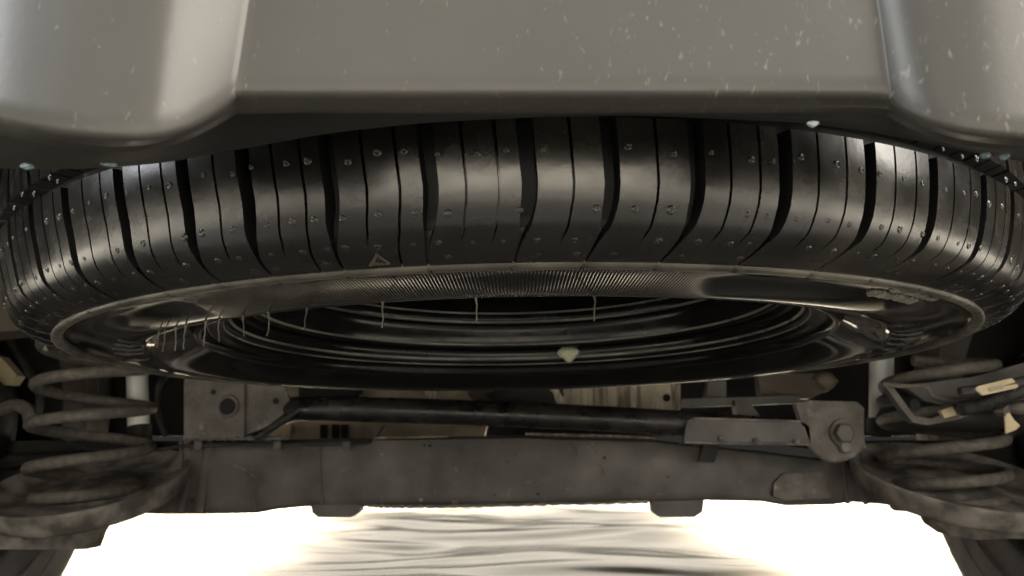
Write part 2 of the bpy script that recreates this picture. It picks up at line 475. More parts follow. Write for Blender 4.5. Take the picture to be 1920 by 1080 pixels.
# small raised triangle mark and raised letters near the ridge
def ribbon(pts, w, h, mb):
    """raised band between surface points (object space)"""
    for p, q in zip(pts[:-1], pts[1:]):
        d = (q - p).normalized(); n = Vector((p.x * .35, p.y * .35, -.3)).normalized(); s = d.cross(n).normalized() * w / 2
        vs = [p - s, p + s, q + s, q - s]; vs = [v - n * .0004 for v in vs] + [v + n * h for v in vs]
        mb.add(vs, [(4, 5, 6, 7), (0, 4, 7, 3), (1, 2, 6, 5), (0, 1, 5, 4), (2, 3, 7, 6)])
def tri_mark():
    mb = MB()
    aL = ang(697, .318, .001); aT = ang(707, .3265, .005); aR = ang(733, .318, .001)
    A = on_tread(aL, .0010)[0]; B = on_tread(aT, .0030)[0]; C_ = on_tread(aR, .0010)[0]
    ribbon([A, B], .0010, .0010, mb); ribbon([B, C_], .0006, .0006, mb); ribbon([C_, A], .0005, .0005, mb)
    mesh_obj('wear_mark', mb.v, mb.f, M['rimline'], tyre, False)
    # small raised characters inside the triangle
    cu = bpy.data.curves.new('mark_letters', 'FONT'); cu.body = "TWI"; cu.size = .0022; cu.extrude = .0003; cu.align_x = 'CENTER'
    o = bpy.data.objects.new('mark_letters', cu); COL.objects.link(o)
    a = (aL + aR) / 2; p, n = on_tread(a - .002, .0011)
    xax = Vector((math.cos(a), math.sin(a), 0)); zax = n; yax = zax.cross(xax)
    mt = Matrix((xax, yax, zax)).transposed().to_4x4(); mt.translation = p + n * .0002
    dg = bpy.context.evaluated_depsgraph_get(); me = bpy.data.meshes.new_from_object(o.evaluated_get(dg))
    bpy.data.objects.remove(o); me.transform(mt)
    me.materials.append(M['rimline'])
    o2 = bpy.data.objects.new('mark_letters', me); COL.objects.link(o2); o2.parent = tyre
tri_mark()

# row of fine raised code bars/letters on the right-hand sidewall
def code_row():
    mb = MB()
    for r0, r1, aa0, aa1, n in ((.3035, .308, .60, .735, 30), (.296, .302, .575, .71, 26)):
        for k in range(n):
            a = aa0 + (aa1 - aa0) * k / (n - 1)
            if random.random() < .1: continue
            p = on_side(a, r0 + random.uniform(0, .001)); q = on_side(a + random.uniform(-.001, .001), r1 - random.uniform(0, .0015))
            ribbon([p, q], random.uniform(.0009, .0021), .0012, mb)
    o = mesh_obj('raised_code', mb.v, mb.f, M['raised'], tyre, False)
code_row()
# moulded bars on the sidewall quarter (raised lettering blocks seen edge-on)
def letter_blocks():
    for (a0, a1, r0, r1) in ((.92, .945, .268, .283), (.965, .99, .266, .284), (1.02, 1.05, .266, .284), (1.09, 1.12, .265, .283), (1.17, 1.21, .265, .283),
                             (1.27, 1.31, .266, .283), (1.38, 1.43, .266, .283), (1.52, 1.57, .266, .283), (-.98, -.955, .268, .283), (-1.04, -1.02, .268, .283),
                             (-1.12, -1.09, .266, .283), (-1.22, -1.18, .266, .283), (-1.35, -1.30, .266, .283)):
        mb = MB(); am = (a0 + a1) / 2
        ribbon([on_side(am, r0), on_side(am, (r0 + r1) / 2), on_side(am, r1)], (a1 - a0) * .27, .0009, mb)
        mesh_obj('raised_letter', mb.v, mb.f, M['side'], tyre, False)
letter_blocks()

# steel rim: flange, stepped barrel and closed disc above
rim_prof = catmull([(.2378, .0135), (.2372, .0105), (.2352, .0085), (.2325, .0090), (.2305, .0120), (.2292, .0165), (.2255, .0185), (.2190, .0195)], 4)
rim_prof += catmull([(.2190, .0195), (.2160, .0215), (.2150, .0260), (.2142, .0320), (.2105, .0345), (.2050, .0350), (.2025, .0370), (.2010, .0440), (.1995, .0560), (.1970, .0590), (.1920, .0600),
                     (.1900, .0640), (.1890, .0800), (.1880, .0960), (.1830, .1020), (.1700, .1040), (.1500, .1020), (.1300, .1060), (.0900, .1180), (.0500, .1200), (.0001, .1200)], 3)[1:]
rim = ring_obj('rim', rim_prof, M['rim'], spare, 360)
for r_, z_, w_ in ((.2186, .0192, .0005), (.2148, .0245, .0009), (.2022, .0385, .0009), (.1912, .0608, .0010), (.1896, .0700, .0008)):
    ring_obj('rim_edge', [(r_ + w_, z_), (r_ + .3 * w_, z_ - w_), (r_ - .6 * w_, z_ - .6 * w_), (r_ - w_, z_ + w_)], M['rimedge'], rim, 300)
# stained balance weight clipped on the far ledge of the rim
def lump(name, c, sx, sy, sz, m, parent, seed=0, drip=.0):
    rs = np.random.RandomState(seed); mb = MB(); n = 14; k = 18; vs = []
    for i in range(n + 1):
        th = math.pi * i / n
        for j in range(k):
            ph = 2 * math.pi * j / k
            w_ = 1 + .12 * math.sin(3 * ph + seed) + .08 * rs.randn() * math.sin(th)
            z = math.cos(th); x = math.sin(th) * math.cos(ph) * w_; y = math.sin(th) * math.sin(ph) * w_
            if z < 0: x *= 1 + .5 * z; z *= 1 + drip * abs(z)
            vs.append(Vector(c) + Vector((x * sx, y * sy, z * sz)))
    mb.add(vs, grid_faces(n + 1, k, True))
    return mesh_obj(name, mb.v, mb.f, m, parent)
def far_pt(px, py, depth): return P(px, py, depth) - TC
lump('balance_weight', far_pt(1068, 664, .795), .0115, .005, .0070, M['weight'], rim, 4, .5)['label'] = 'pale green-stained balance weight on the far ledge of the rim'
lump('balance_weight', far_pt(1173, 673, .79), .0022, .0016, .0024, M['nub'], rim, 5, .3)
# vent-side disc web: bolts ring hints on the disc
for k in range(10):
    a = 2 * math.pi * k / 10 + .2
    mb = MB(); mb.lathe([(.0001, -.004), (.009, -.004), (.010, -.001), (.010, .004)], (.075 * math.sin(a), -.075 * math.cos(a), .1135), 'Z', 12)
    mesh_obj('boss', mb.v, mb.f, M['rim'], rim)

# ------------------------------------------------------------------ rear bumper
bump = thing('rear_bumper', 'satin taupe grey rear bumper across the top above the spare wheel', 'bumper', (0, .2, CH + .15))
xs_c = [-900, -500, -200, 0, 60, 130, 200, 260, 310, 350, 395, 425, 438, 442, 470, 560, 800, 1000, 1300, 1550, 1640, 1660, 1668, 1674, 1690, 1715, 1740, 1770, 1800, 1850, 1920, 2100, 2400, 2800]
def fold_y(x): return interp(x, [-900, 0, 60, 130, 200, 260, 310, 350, 395, 425, 440, 1500, 1640, 1668, 1690, 1740, 1800, 1860, 1920, 2100, 2800],
                             [160, 222, 236, 250, 257, 258, 250, 238, 212, 190, 176, 176, 178, 182, 200, 226, 244, 252, 256, 250, 180])
def lip_y(x): return interp(x, [-900, 0, 60, 130, 200, 260, 310, 350, 395, 425, 440, 560, 1000, 1500, 1640, 1668, 1690, 1740, 1800, 1860, 1920, 2100, 2800],
                            [190, 250, 262, 273, 279, 279, 270, 258, 236, 218, 209, 207, 208, 207, 207, 210, 226, 250, 266, 274, 278, 272, 200])
def fdepth(x): return interp(x, [-900, -200, 0, 150, 270, 315, 440, 1668, 1700, 1760, 1850, 2000, 2800],
                             [.215, .176, .168, .166, .167, .170, .1815, .1815, .178, .1735, .170, .170, .21])
def flan_y(x): return interp(x, [-900, -100, 0, 100, 200, 300, 440, 620, 800, 1000, 1200, 1500, 1600, 1700, 1800, 1920, 2100, 2800],
                             [330, 318, 312, 314, 311, 303, 278, 245, 226, 216, 213, 226, 238, 256, 276, 300, 310, 320])
def smooth_x():
    xs = set()
    for a_, b_ in zip(xs_c[:-1], xs_c[1:]):
        n = max(1, int((b_ - a_) / 14))
        for k in range(n): xs.add(a_ + (b_ - a_) * k / n)
    xs.add(xs_c[-1]); return sorted(xs)
XS = smooth_x()
def gsm(fn, x, s=9):
    if abs(x - 440) < 12 or abs(x - 1668) < 10: return fn(x)
    return sum(fn(x + d) * w_ for d, w_ in ((-s * 2, .1), (-s, .22), (0, .36), (s, .22), (s * 2, .1))) if min(abs(x - 440), abs(x - 1668)) > 2 * s else fn(x)
# front skin: from high above, down to the fold, over the bevel to the lip, and round under it
sk = []; rowsn = 0
def skin_rows(x):
    d = gsm(fdepth, x, 24); fy = gsm(fold_y, x); ly = gsm(lip_y, x)
    xx = x + (0 if x > 1000 else 0)
    base = P(xx, fy, d); out = []
    # upward wall, slightly leaning towards the camera, then away
    for z_up, yb in ((.26, .004), (.19, -.006), (.13, -.008), (.09, -.007), (.06, -.005), (.04, -.0030), (.022, -.0018), (.012, -.0010), (.006, -.0005)):
        sp = z_up * (.10 * math.exp(-((x - 440) / 130) ** 2) - .07 * math.exp(-((x - 1668) / 90) ** 2))
        out.append(base + Vector((sp, yb, z_up)))
    out.append(base + Vector((0, -.0001, .0012)))
    out.append(base + Vector((0, .0008, -.0001)))
    lip = P(xx, ly, d + .0075)
    for t in (.25, .5, .75): out.append((base + Vector((0, .0008, -.0001))) * (1 - t) + lip * t)
    out.append(lip + Vector((0, -.0004, .0004)))
    out.append(lip + Vector((0, .0010, -.0003)))
    out.append(lip + Vector((0, .0030, .0012)))
    out.append(lip + Vector((0, .0034, .0100)))
    return out
cols = [skin_rows(x) for x in XS]; nr_ = len(cols[0])
V = [cols[j][i] - bump.location for i in range(nr_) for j in range(len(XS))]
bs = mesh_obj('bumper_skin', V, grid_faces(nr_, len(XS)), M['bumper'], bump)
bm = bmesh.new(); bm.from_mesh(bs.data)
bmesh.ops.recalc_face_normals(bm, faces=bm.faces)
bm.to_mesh(bs.data); bm.free()
# inner flange behind the lip, its lower edge follows the tyre
cols = []
for x in XS:
    d = gsm(fdepth, x, 24); ly = gsm(lip_y, x); fy2 = max(gsm(flan_y, x, 30), ly + 1)
    a_ = P(x, ly - 14, d + .012); dd = max(d + .018, min(.222, d + .035)); b_ = P(x, fy2, dd)
    cols.append([a_, a_ * .66 + b_ * .34 + Vector((0, 0, -.0004)), a_ * .33 + b_ * .67 + Vector((0, 0, -.0006)), b_, b_ + Vector((0, .0012, -.0001)), b_ + Vector((0, .0022, .001)), b_ + Vector((0, .0026, .012)), b_ + Vector((0, .0016, .05))])
V = [cols[j][i] - bump.location for i in range(len(cols[0])) for j in range(len(XS))]
mesh_obj('inner_flange', V, grid_faces(len(cols[0]), len(XS)), M['flange'], bump)
for px, py, ln in ((50, 312, 22), (205, 309, 26), (1524, 233, 19), (1848, 291, 16), (1884, 294, 14)):
    c = P(px, py, .19) - bump.location
    o = lump('clip', c, ln / FPX * .12, .0012, .0009 if ln < 25 else .0004, M['clip'], bump, int(px), 0)

# scuffs and droplets on the bumper: colour + relief in its material
def bumper_marks(m):
    nt = m.node_tree; N = nt.nodes; L = nt.links; b = N["Principled BSDF"]
    tc = N.new("ShaderNodeTexCoord"); mp = N.new("ShaderNodeMapping"); mp.inputs["Scale"].default_value = (1, .2, .42)
    mp.inputs["Rotation"].default_value = (0, .12, 0)
    L.new(tc.outputs["Object"], mp.inputs[0])
    vo = N.new("ShaderNodeTexVoronoi"); vo.inputs["Scale"].default_value = 760; vo.inputs["Randomness"].default_value = 1
    L.new(mp.outputs[0], vo.inputs["Vector"])
    r = N.new("ShaderNodeMapRange"); r.inputs[1].default_value = .10; r.inputs[2].default_value = .42; r.inputs[3].default_value = 1; r.inputs[4].default_value = 0
    L.new(vo.outputs["Distance"], r.inputs[0])
    # only some cells, mostly right of centre and low
    sc = N.new("ShaderNodeSeparateColor"); L.new(vo.outputs["Color"], sc.inputs[0])
    g = N.new("ShaderNodeTexNoise"); g.inputs["Scale"].default_value = 26; L.new(tc.outputs["Object"], g.inputs["Vector"])
    sx = N.new("ShaderNodeSeparateXYZ"); L.new(tc.outputs["Object"], sx.inputs[0])
    gx = N.new("ShaderNodeMapRange"); gx.inputs[1].default_value = -.03; gx.inputs[2].default_value = .03; gx.inputs[3].default_value = -.35; gx.inputs[4].default_value = .25; L.new(sx.outputs[0], gx.inputs[0])
    n9 = N.new("ShaderNodeTexNoise"); n9.inputs["Scale"].default_value = 500; L.new(mp.outputs[0], n9.inputs["Vector"])
    vm = N.new("ShaderNodeVectorMath"); vm.operation = 'MULTIPLY_ADD'; vm.inputs[1].default_value = (.004, .004, .004); L.new(n9.outputs["Color"], vm.inputs[0]); L.new(mp.outputs[0], vm.inputs[2]); L.new(vm.outputs[0], vo.inputs["Vector"])
    ad = N.new("ShaderNodeMath"); ad.operation = 'ADD'; L.new(g.outputs["Fac"], ad.inputs[0]); L.new(gx.outputs[0], ad.inputs[1])
    th = N.new("ShaderNodeMath"); th.operation = 'MULTIPLY'; th.inputs[1].default_value = .30; L.new(ad.outputs[0], th.inputs[0])
    lt = N.new("ShaderNodeMath"); lt.operation = 'LESS_THAN'; L.new(sc.outputs[0], lt.inputs[0]); L.new(th.outputs[0], lt.inputs[1])
    mu = N.new("ShaderNodeMath"); mu.operation = 'MULTIPLY'; L.new(r.outputs[0], mu.inputs[0]); L.new(lt.outputs[0], mu.inputs[1])
    m3 = N.new("ShaderNodeMath"); m3.operation = 'MULTIPLY'; L.new(mu.outputs[0], m3.inputs[0]); L.new(sc.outputs[1], m3.inputs[1])
    m4 = N.new("ShaderNodeMath"); m4.operation = 'MULTIPLY'; m4.inputs[1].default_value = .2; L.new(m3.outputs[0], m4.inputs[0])
    mx = N.new("ShaderNodeMix"); mx.data_type = 'RGBA'; L.new(m4.outputs[0], mx.inputs[0])
    old = b.inputs["Base Color"].links[0].from_socket; L.new(old, mx.inputs[6]); mx.inputs[7].default_value = (.62, .6, .55, 1)
    L.new(mx.outputs[2], b.inputs["Base Color"])
bumper_marks(M['bumper'])

# ------------------------------------------------------------------ rear axle
AY = 1.02
axle = thing('rear_axle', 'dark grey pressed steel rear axle beam spanning below the spare wheel', 'axle', (0, AY, CH - .05))
def prof_beam():
    # top and bottom edge of the beam in photo columns, at its front face
    px = [-100, 60, 180, 250, 300, 345, 380, 480, 520, 570, 600, 780, 960, 1220, 1320, 1430, 1470, 1560, 1600, 1660, 1700, 1760, 1850, 2020]
    top = [945, 952, 950, 938, 905, 828, 824, 824, 824, 824, 823, 820, 817, 824, 836, 846, 852, 862, 862, 905, 925, 935, 930, 900]
    bot = [970, 976, 972, 962, 964, 964, 964, 962, 955, 950, 950, 949, 946, 941, 938, 940, 948, 946, 941, 946, 958, 962, 980, 975]
    XB = list(np.linspace(-100, 2020, 260)); rows_ = []
    for x in XB:
        t = interp(x, px, top); b_ = interp(x, px, bot); h = b_ - t
        bul = 0
        ring = []
        for f, dy in ((0, .05), (0, .010), (.04, .003), (.12, 0), (.35, -.002), (.6, -.001), (.85, .002), (.95, .006), (1, .014), (1, .07)):
            ring.append(P(x, t + h * f, AY + dy))
        rows_.append(ring)
    k = len(rows_[0])
    V = [rows_[j][i] for j in range(len(XB)) for i in range(k)]
    mb = MB(); mb.add(V, grid_faces(len(XB), k, True)); return mb
beam_mb = prof_beam()
beam = beam_mb.make('beam', M['axle'], axle)
# pressed ribs / seams on the beam
for pts, wd in (([(348, 830), (352, 880), (338, 960)], .012), ([(392, 828), (380, 900), (372, 962)], .016), ([(476, 915), (478, 960)], .004), ([(1605, 850), (1608, 900), (1625, 945)], .010),
                ([(1580, 860), (1585, 905), (1590, 945)], .006)):
    mb = MB()
    path = [P(x, y, AY - .0015) for x, y in catmull(pts, 5)]
    mb.tube(path, wd * .4, 10)
    for v in mb.v: v.y = AY - .002 + (v.y - AY + .0015) * .3
    mb.make('pressed_rib', M['axle'], axle)
# pad on the right of the beam
mb = MB(); mb.prism([P(*q, AY - .007) for q in ((1452, 905), (1468, 888), (1540, 884), (1560, 896), (1558, 934), (1470, 938), (1450, 930))], (0, .012, 0)); mb.make('mount_pad', M['bracket'], axle, True, 30)
# ledge (front web) on the upper right of the beam
mb = MB(); mb.prism([P(*q, .955) for q in ((1288, 790), (1300, 783), (1400, 786), (1500, 788), (1518, 800), (1520, 832), (1400, 830), (1282, 827))], (0, .008, 0)); mb.make('upper_ledge', M['axle'], axle, True, 30)
mb = MB(); mb.prism([P(*q, AY - .008) for q in ((1320, 828), (1352, 828), (1340, 868), (1310, 866))], (0, .012, 0)); mb.make('gusset', M['dark'], axle, True, 30)
MB().tube(catmull([P(1284, 829, .953), P(1400, 832, .953), P(1520, 833, .953)], 6), .0016, 8).make('ledge_lip', M['cup'], axle)
MB().tube(catmull([P(1300, 784, .953), P(1400, 787, .953), P(1500, 790, .953)], 6), .0014, 8).make('ledge_lip', M['cup'], axle)
for x, y in ((1352, 822), (1418, 826), (1494, 828)):
    lump('weld_spot', P(x, y, .953) - axle.location, .004, .003, .0035, M['cup'], axle, x)
rw = random.Random(11)
def weld(pts, d, n, rad=.003, m='axle', nm='weld_bead'):
    mb = MB(); pth = catmull(pts, n); q = [P(x, y, d) for x, y in pth]
    mb.tube(q, [rad * (1 + .35 * math.sin(i * 2.1) + rw.uniform(-.15, .15)) for i in range(len(q))], 8)
    mb.make(nm, M[m], axle)
weld([(345, 824), (400, 822), (470, 822), (545, 821)], 1.003, 14, .0028)
weld([(700, 821), (760, 820), (840, 818)], 1.018, 10, .0016, 'cup')
weld([(985, 813), (1060, 815), (1150, 817), (1235, 822)], 1.018, 16, .0016, 'cup')
weld([(600, 828), (601, 880), (603, 945)], 1.0185, 12, .0016)
weld([(690, 948), (760, 950), (900, 948), (1060, 944), (1215, 941)], 1.012, 20, .002, 'cup')
weld([(338, 828), (340, 880), (322, 930), (300, 960)], 1.015, 12, .0022)
for pts, m in (([(1076, 826), (1080, 842), (1082, 856)], 'cup'), ([(1108, 830), (1122, 855), (1130, 880), (1130, 898)], 'cup'), ([(438, 872), (470, 888), (492, 912)], 'cup'), ([(1275, 826), (1274, 866)], 'axle')):
    weld(pts, 1.0185, 6, .0007, m, 'scratch')
for i in range(22):
    x = rw.uniform(330, 1440); y = rw.uniform(832, 942); sc = rw.choice((.0010, .0013, .0018, .0026))
    lump('mud_spot', P(x, y, AY - .0012) - axle.location, sc * rw.uniform(.8, 1.8), .0007, sc, M['cup' if rw.random() < .6 else 'dark'], axle, i)
# bottom lugs with bolts
for x0, x1 in ((582, 676), (1224, 1320)):
    mb = MB(); mb.prism([P(x, y, AY + .01) for x, y in ((x0, 940), (x1, 938), (x1 - 3, 960), (x1 - 18, 970), (x0 + 14, 970), (x0 + 3, 961))], (0, .03, 0))
    mb.make('bottom_lug', M['axle'], axle, True, 30)

# spring cups: dished plates with a raised rim, on each end of the beam
def cup(px, py, wpx, tilt, depth, half):
    c = P(px, py, depth); r = wpx / FPX * depth / 2
    mb = MB(); prof = catmull([(.0001, .002), (r * .42, .002), (r * .55, -.003), (r * .82, -.003), (r * .95, .003), (r * 1.0, .012), (r * 1.02, .012), (r * 1.025, .008), (r * .98, -.010), (r * .9, -.017), (r * .6, -.020), (.0001, -.020)], 3)
    mb.lathe(prof, (0, 0, 0), 'Z', 56)
    rot = Matrix.Rotation(tilt, 3, 'Y') @ Matrix.Rotation(R(19), 3, 'X')
    mb.v = [rot @ v + c for v in mb.v]
    return mb.make('spring_cup', M['cup'], axle, True, 50)
cup(170, 915, 325, R(-3), .97, 0)
cup(1782, 905, 335, R(4), .97, 0)
# webs that join each cup to the beam and hold the hub carrier below
for pts in (((20, 962), (180, 980), (200, 978), (186, 985), (150, 1080), (110, 1200), (-80, 1200), (-60, 960)),):
    pass

# ------------------------------------------------------------------ coil springs
def coil(px_list, name_label, depth, wire, cat='coil spring'):
    """px_list: (x_centre, y, half width px) from bottom to top"""
    b_ = P(px_list[0][0], px_list[0][1], depth)
    t = thing('coil_spring', name_label, cat, b_, 'rear coil springs')
    ys = [q[1] for q in px_list][::-1]; path = []
    turns = (len(px_list) - 1)
    n = turns * 36
    for k in range(n + 1):
        u = k / 36
        i = min(int(u), turns - 1); f = u - i
        x0, y0, w0 = px_list[i]; x1, y1, w1 = px_list[i + 1]
        x = x0 + (x1 - x0) * f; y = y0 + (y1 - y0) * f; w_ = w0 + (w1 - w0) * f
        c = P(x, y, depth); r = w_ / FPX * depth
        ph = u * 2 * math.pi + math.pi * .5
        path.append(c + Vector((r * math.cos(ph), r * math.sin(ph), 0)))
    mb = MB(); mb.tube(path, wire, 12); mb.make('wire', M['spring'], t)
    return t
coil([(170, 946, 84), (170, 906, 98), (172, 822, 99), (176, 750, 97), (182, 674, 91), (184, 606, 88), (186, 540, 86), (188, 480, 80)],
     'left coil spring, open dusty brown coils standing in the cup beside the silver shock', .98, .0074)
coil([(1775, 955, 80), (1772, 925, 96), (1768, 870, 99), (1766, 800, 98), (1762, 735, 94), (1758, 665, 90)],
     'right coil spring, two thick coils showing in the cup beside the hanging brackets', .98, .0074)

# ------------------------------------------------------------------ shock absorbers (silver tubes)
def shock(px, x1, y0, y1, depth, label):
    a_ = P(px, y1, depth); b_ = P(x1, y0, depth + .02)
    t = thing('shock_absorber', label, 'shock absorber', a_, 'rear shock absorbers')
    ax = (b_ - a_)
    w_ = .0138
    MB().tube([a_, a_ + ax * .5, b_], w_, 20).make('tube', M['silver'], t)
    MB().tube([a_ - ax.normalized() * .012, a_ + ax.normalized() * .010], w_ * 1.18, 20).make('collar', M['dark'], t)
    off = Vector((-.014, .012, 0)) if px < 900 else Vector((.018, .012, 0))
    MB().tube([a_ + off, b_ + off], w_ * .62, 14).make('piston_guard', M['silver'], t)
shock(262, 254, 560, 812, 1.09, 'silver shock absorber seen between the left coils')
shock(1648, 1650, 560, 800, 1.09, 'silver shock absorber beside the hanging bracket on the right')

# ------------------------------------------------------------------ lateral rod
rod = thing('lateral_rod', 'glossy black lateral rod crossing above the axle beam', 'rod', P(960, 785, 1.0))
pts = catmull([P(500, 790, 1.035), P(520, 778, 1.03), P(548, 768, 1.02), P(600, 766, 1.0), P(760, 770, .98), P(960, 777, .98), P(1200, 789, .98), P(1400, 803, .98), P(1560, 824, .985)], 6)
MB().tube(pts, [.0165] * len(pts), 18).make('tube', M['rod'], rod)
MB().tube([P(562, 765, .995), P(545, 778, .992), P(515, 800, .99), P(478, 824, .99)], .0042, 8).make('stay_wire', M['rod'], rod)
MB().lathe([(.0001, -.016), (.018, -.016), (.022, -.014), (.022, .014), (.018, .016), (.0001, .016)], P(1568, 815, .985), 'Y', 28).make('bush_eye', M['axle'], rod)

# mounting brackets at the ends of the rod
lb = thing('left_rod_bracket', 'grey pitted plate bracket with a round hole at the left of the rod', 'bracket', P(440, 815, 1.0))
lb.name = 'rod_bracket'
MB().prism([P(*q, 1.0) for q in ((345, 712), (458, 705), (458, 818), (345, 822))], (0, .010, 0)).make('plate', M['bracket'], lb, True, 30)
MB().prism([P(*q, 1.006) for q in ((460, 706), (530, 712), (548, 764), (500, 800), (460, 816))], (0, .008, 0)).make('side_plate', M['bracket'], lb, True, 30)
def disc(name, px, py, depth, rpx, m, parent, thick=.002, n=20, ring=True):
    c = P(px, py, depth); r = rpx / FPX * depth
    prof = [(.0001, thick), (r, thick), (r * 1.0, -.0002), (r * 1.22, -.001), (r * 1.3, .001)] if ring else [(.0001, -thick), (r * .9, -thick), (r, -thick * .6), (r, .001)]
    mb = MB(); mb.lathe(prof, c, 'Y', n); return mb.make(name, m, parent, True, 40)
for c_, r_, d_ in (((427, 762), 15, .9985), ((517, 752), 6, 1.0045), ((400, 735), 5, .9985)):
    cc = P(*c_, d_); mb = MB(); mb.lathe([(.0001, 0), (r_ / FPX, 0)], cc, 'Y', 20); mb.make('hole', M['hole'], lb, False)
mb = MB(); mb.lathe([(15 / FPX, -.0002), (16.5 / FPX, -.0025), (20 / FPX, -.0025), (23 / FPX, .0015)], P(427, 762, .999), 'Y', 26); mb.make('hole_rim', M['bracket'], lb)

rb = thing('rod_bracket', 'rounded dark bracket with a hex bolt gripping the right rod end', 'bracket', P(1560, 860, .96))
out = [(1492, 756), (1520, 751), (1606, 753), (1620, 765), (1621, 840)]
out += [(1566 + 55 * math.cos(t), 810 + 52 * math.sin(t)) for t in np.linspace(.35, 2.75, 12)]
out += [(1505, 800)]
MB().prism([P(x, y, .955) for x, y in out], (0, .006, 0)).make('front_plate', M['bracket'], rb, True, 30)
MB().prism([P(x * 1 - 4, y, .985) for x, y in out], (0, .006, 0)).make('rear_plate', M['axle'], rb, True, 30)
mb = MB()
edge = [P(x, y, .957) for x, y in out[1:-3]]
mb.tube([P(x, y, .958) for x, y in out[4:]], .0035, 8); mb.make('rolled_edge', M['bracket'], rb)
c = P(1582, 812, .949); MB().lathe([(.0001, -.006), (.011, -.006), (.0125, -.004), (.0125, .004)], c, 'Y', 6).make('hex_bolt', M['axle'], rb, False)
c = P(1582, 812, .953); MB().lathe([(.0125, -.002), (.017, -.002), (.018, .001)], c, 'Y', 26).make('washer', M['bracket'], rb)
c = P(1586, 838, .950); MB().lathe([(.0001, -.002), (.006, -.002), (.008, .002)], c, 'Y', 14).make('weld_spot', M['cup'], rb)

# ------------------------------------------------------------------ rear road wheels (inner sides)
def road_wheel(sgn, label):
    cx = sgn * .835; c = Vector((cx, 1.06, .36))
    t = thing('road_wheel', label, 'wheel', c, 'rear road wheels')
    prof = catmull([(.215, sgn * -.075), (.222, sgn * -.083), (.26, sgn * -.098), (.305, sgn * -.100), (.340, sgn * -.092), (.356, sgn * -.07), (.360, 0), (.356, sgn * .08), (.3, sgn * .1), (.22, sgn * .085)], 4)
    MB().lathe(prof, c, 'X', 96).make('tyre', M['tyreback'], t)
    MB().lathe(catmull([(.216, sgn * -.078), (.205, sgn * -.07), (.195, sgn * -.03), (.19, sgn * .05), (.15, sgn * .06), (.06, sgn * .05), (.0001, sgn * .05)], 3), c, 'X', 64).make('rim', M['dark'], t)
    for r_ in (.25, .282):
        o = [(r_ - .002, sgn * -.0985 if r_ > .24 else sgn * -.088), (r_, sgn * -.1015 if r_ > .24 else sgn * -.093), (r_ + .002, sgn * -.0985 if r_ > .24 else sgn * -.088)]
        MB().lathe(o, c, 'X', 96).make('moulded_ring', M['tyreback'], t)
    MB().lathe(catmull([(.0001, sgn * -.10), (.06, sgn * -.10), (.075, sgn * -.08), (.13, sgn * -.06), (.135, sgn * -.04), (.135, 0)], 3), c, 'X', 48).make('hub', M['dark'], t)
road_wheel(-1, 'left rear road wheel, its dark inner side below the spring cup')
road_wheel(1, 'right rear road wheel, its grey ringed inner side below the spring cup')
# lower knuckle plate under the right cup, and under the left
def knuckle(pts, depth, label, hole):
    t = thing('knuckle_plate', label, 'knuckle', P(*pts[0], depth))
    MB().prism([P(x, y, depth) for x, y in pts], (0, .03, 0)).make('plate', M['cup'], t, True, 30)
    cc = P(*hole, depth - .0012); mb = MB(); mb.lathe([(.0001, 0), (7 / FPX, 0)], cc, 'Y', 16); mb.make('hole', M['hole'], t, False)
knuckle(((1742, 960), (1900, 955), (1990, 930), (2100, 930), (2100, 1010), (1880, 1010), (1830, 1012), (1785, 1004), (1757, 985)), .93, 'dusty curved plate with a small hole under the right spring cup', (1872, 976))
knuckle(((-160, 950), (20, 962), (60, 975), (185, 985), (176, 1000), (165, 1030), (-160, 1030)), .96, 'dark plate with a small hole under the left spring cup', (48, 1004))

# ------------------------------------------------------------------ underbody and what hangs from it
ub = thing('car_underbody', 'dark car floor pan above the axle behind the spare wheel', 'underbody', (0, 1.5, CH + .3))
mb = MB(); nx = 40; ny = 60; vs = []
for j in range(ny):
    y = .24 + (1.44 - .24) * j / (ny - 1)
    for i in range(nx):
        x = -1.0 + 2.0 * i / (nx - 1)
        z = CH + .36 + .012 * math.sin(x * 25) * (1 if abs(x) < .5 else 0)
        if y > 1.25: z -= .20 * sm((y - 1.25) / .35)
        if abs(x) > .62 and y < .7: z -= .06
        vs.append(Vector((x, y, z)))
mb.add(vs, grid_faces(ny, nx)); mb.make('floor_pan', M['dark'], ub)
# rear bulkhead of the pan (crossmember ahead of the axle)
MB().prism([Vector((-1.0, 1.42, CH + .30)), Vector((1.0, 1.42, CH + .30)), Vector((1.0, 1.42, CH + .020)), Vector((-1.0, 1.42, CH + .020))], (0, .02, 0)).make('crossmember', M['dark'], ub, True, 30)
# side sills close the view outwards
for s_ in (-1, 1):
    MB().box((s_ * 1.0, 1.2, CH + .27), (.03, 2.0, .34), None, .008).make('sill', M['dark'], ub)
MB().prism([P(-160, 420, .9), P(60, 400, .9), P(220, 470, .9), P(150, 612, .9), P(0, 622, .9), P(-160, 640, .9)], (0, .05, 0)).make('corner_panel', M['brownpan'], ub, True, 30)
MB().prism([P(-80, 650, 1.1), P(0, 668, 1.1), P(32, 704, 1.1), P(20, 722, 1.1), P(-80, 716, 1.1)], (0, .02, 0)).make('corner_tab', M['tag'], ub, True, 30)
MB().tube(catmull([P(-60, 790, 1.05), P(0, 768, 1.05), P(30, 760, 1.05), P(52, 770, 1.05), P(58, 792, 1.05)], 5), .009, 10).make('brake_pipe', M['spring'], ub)

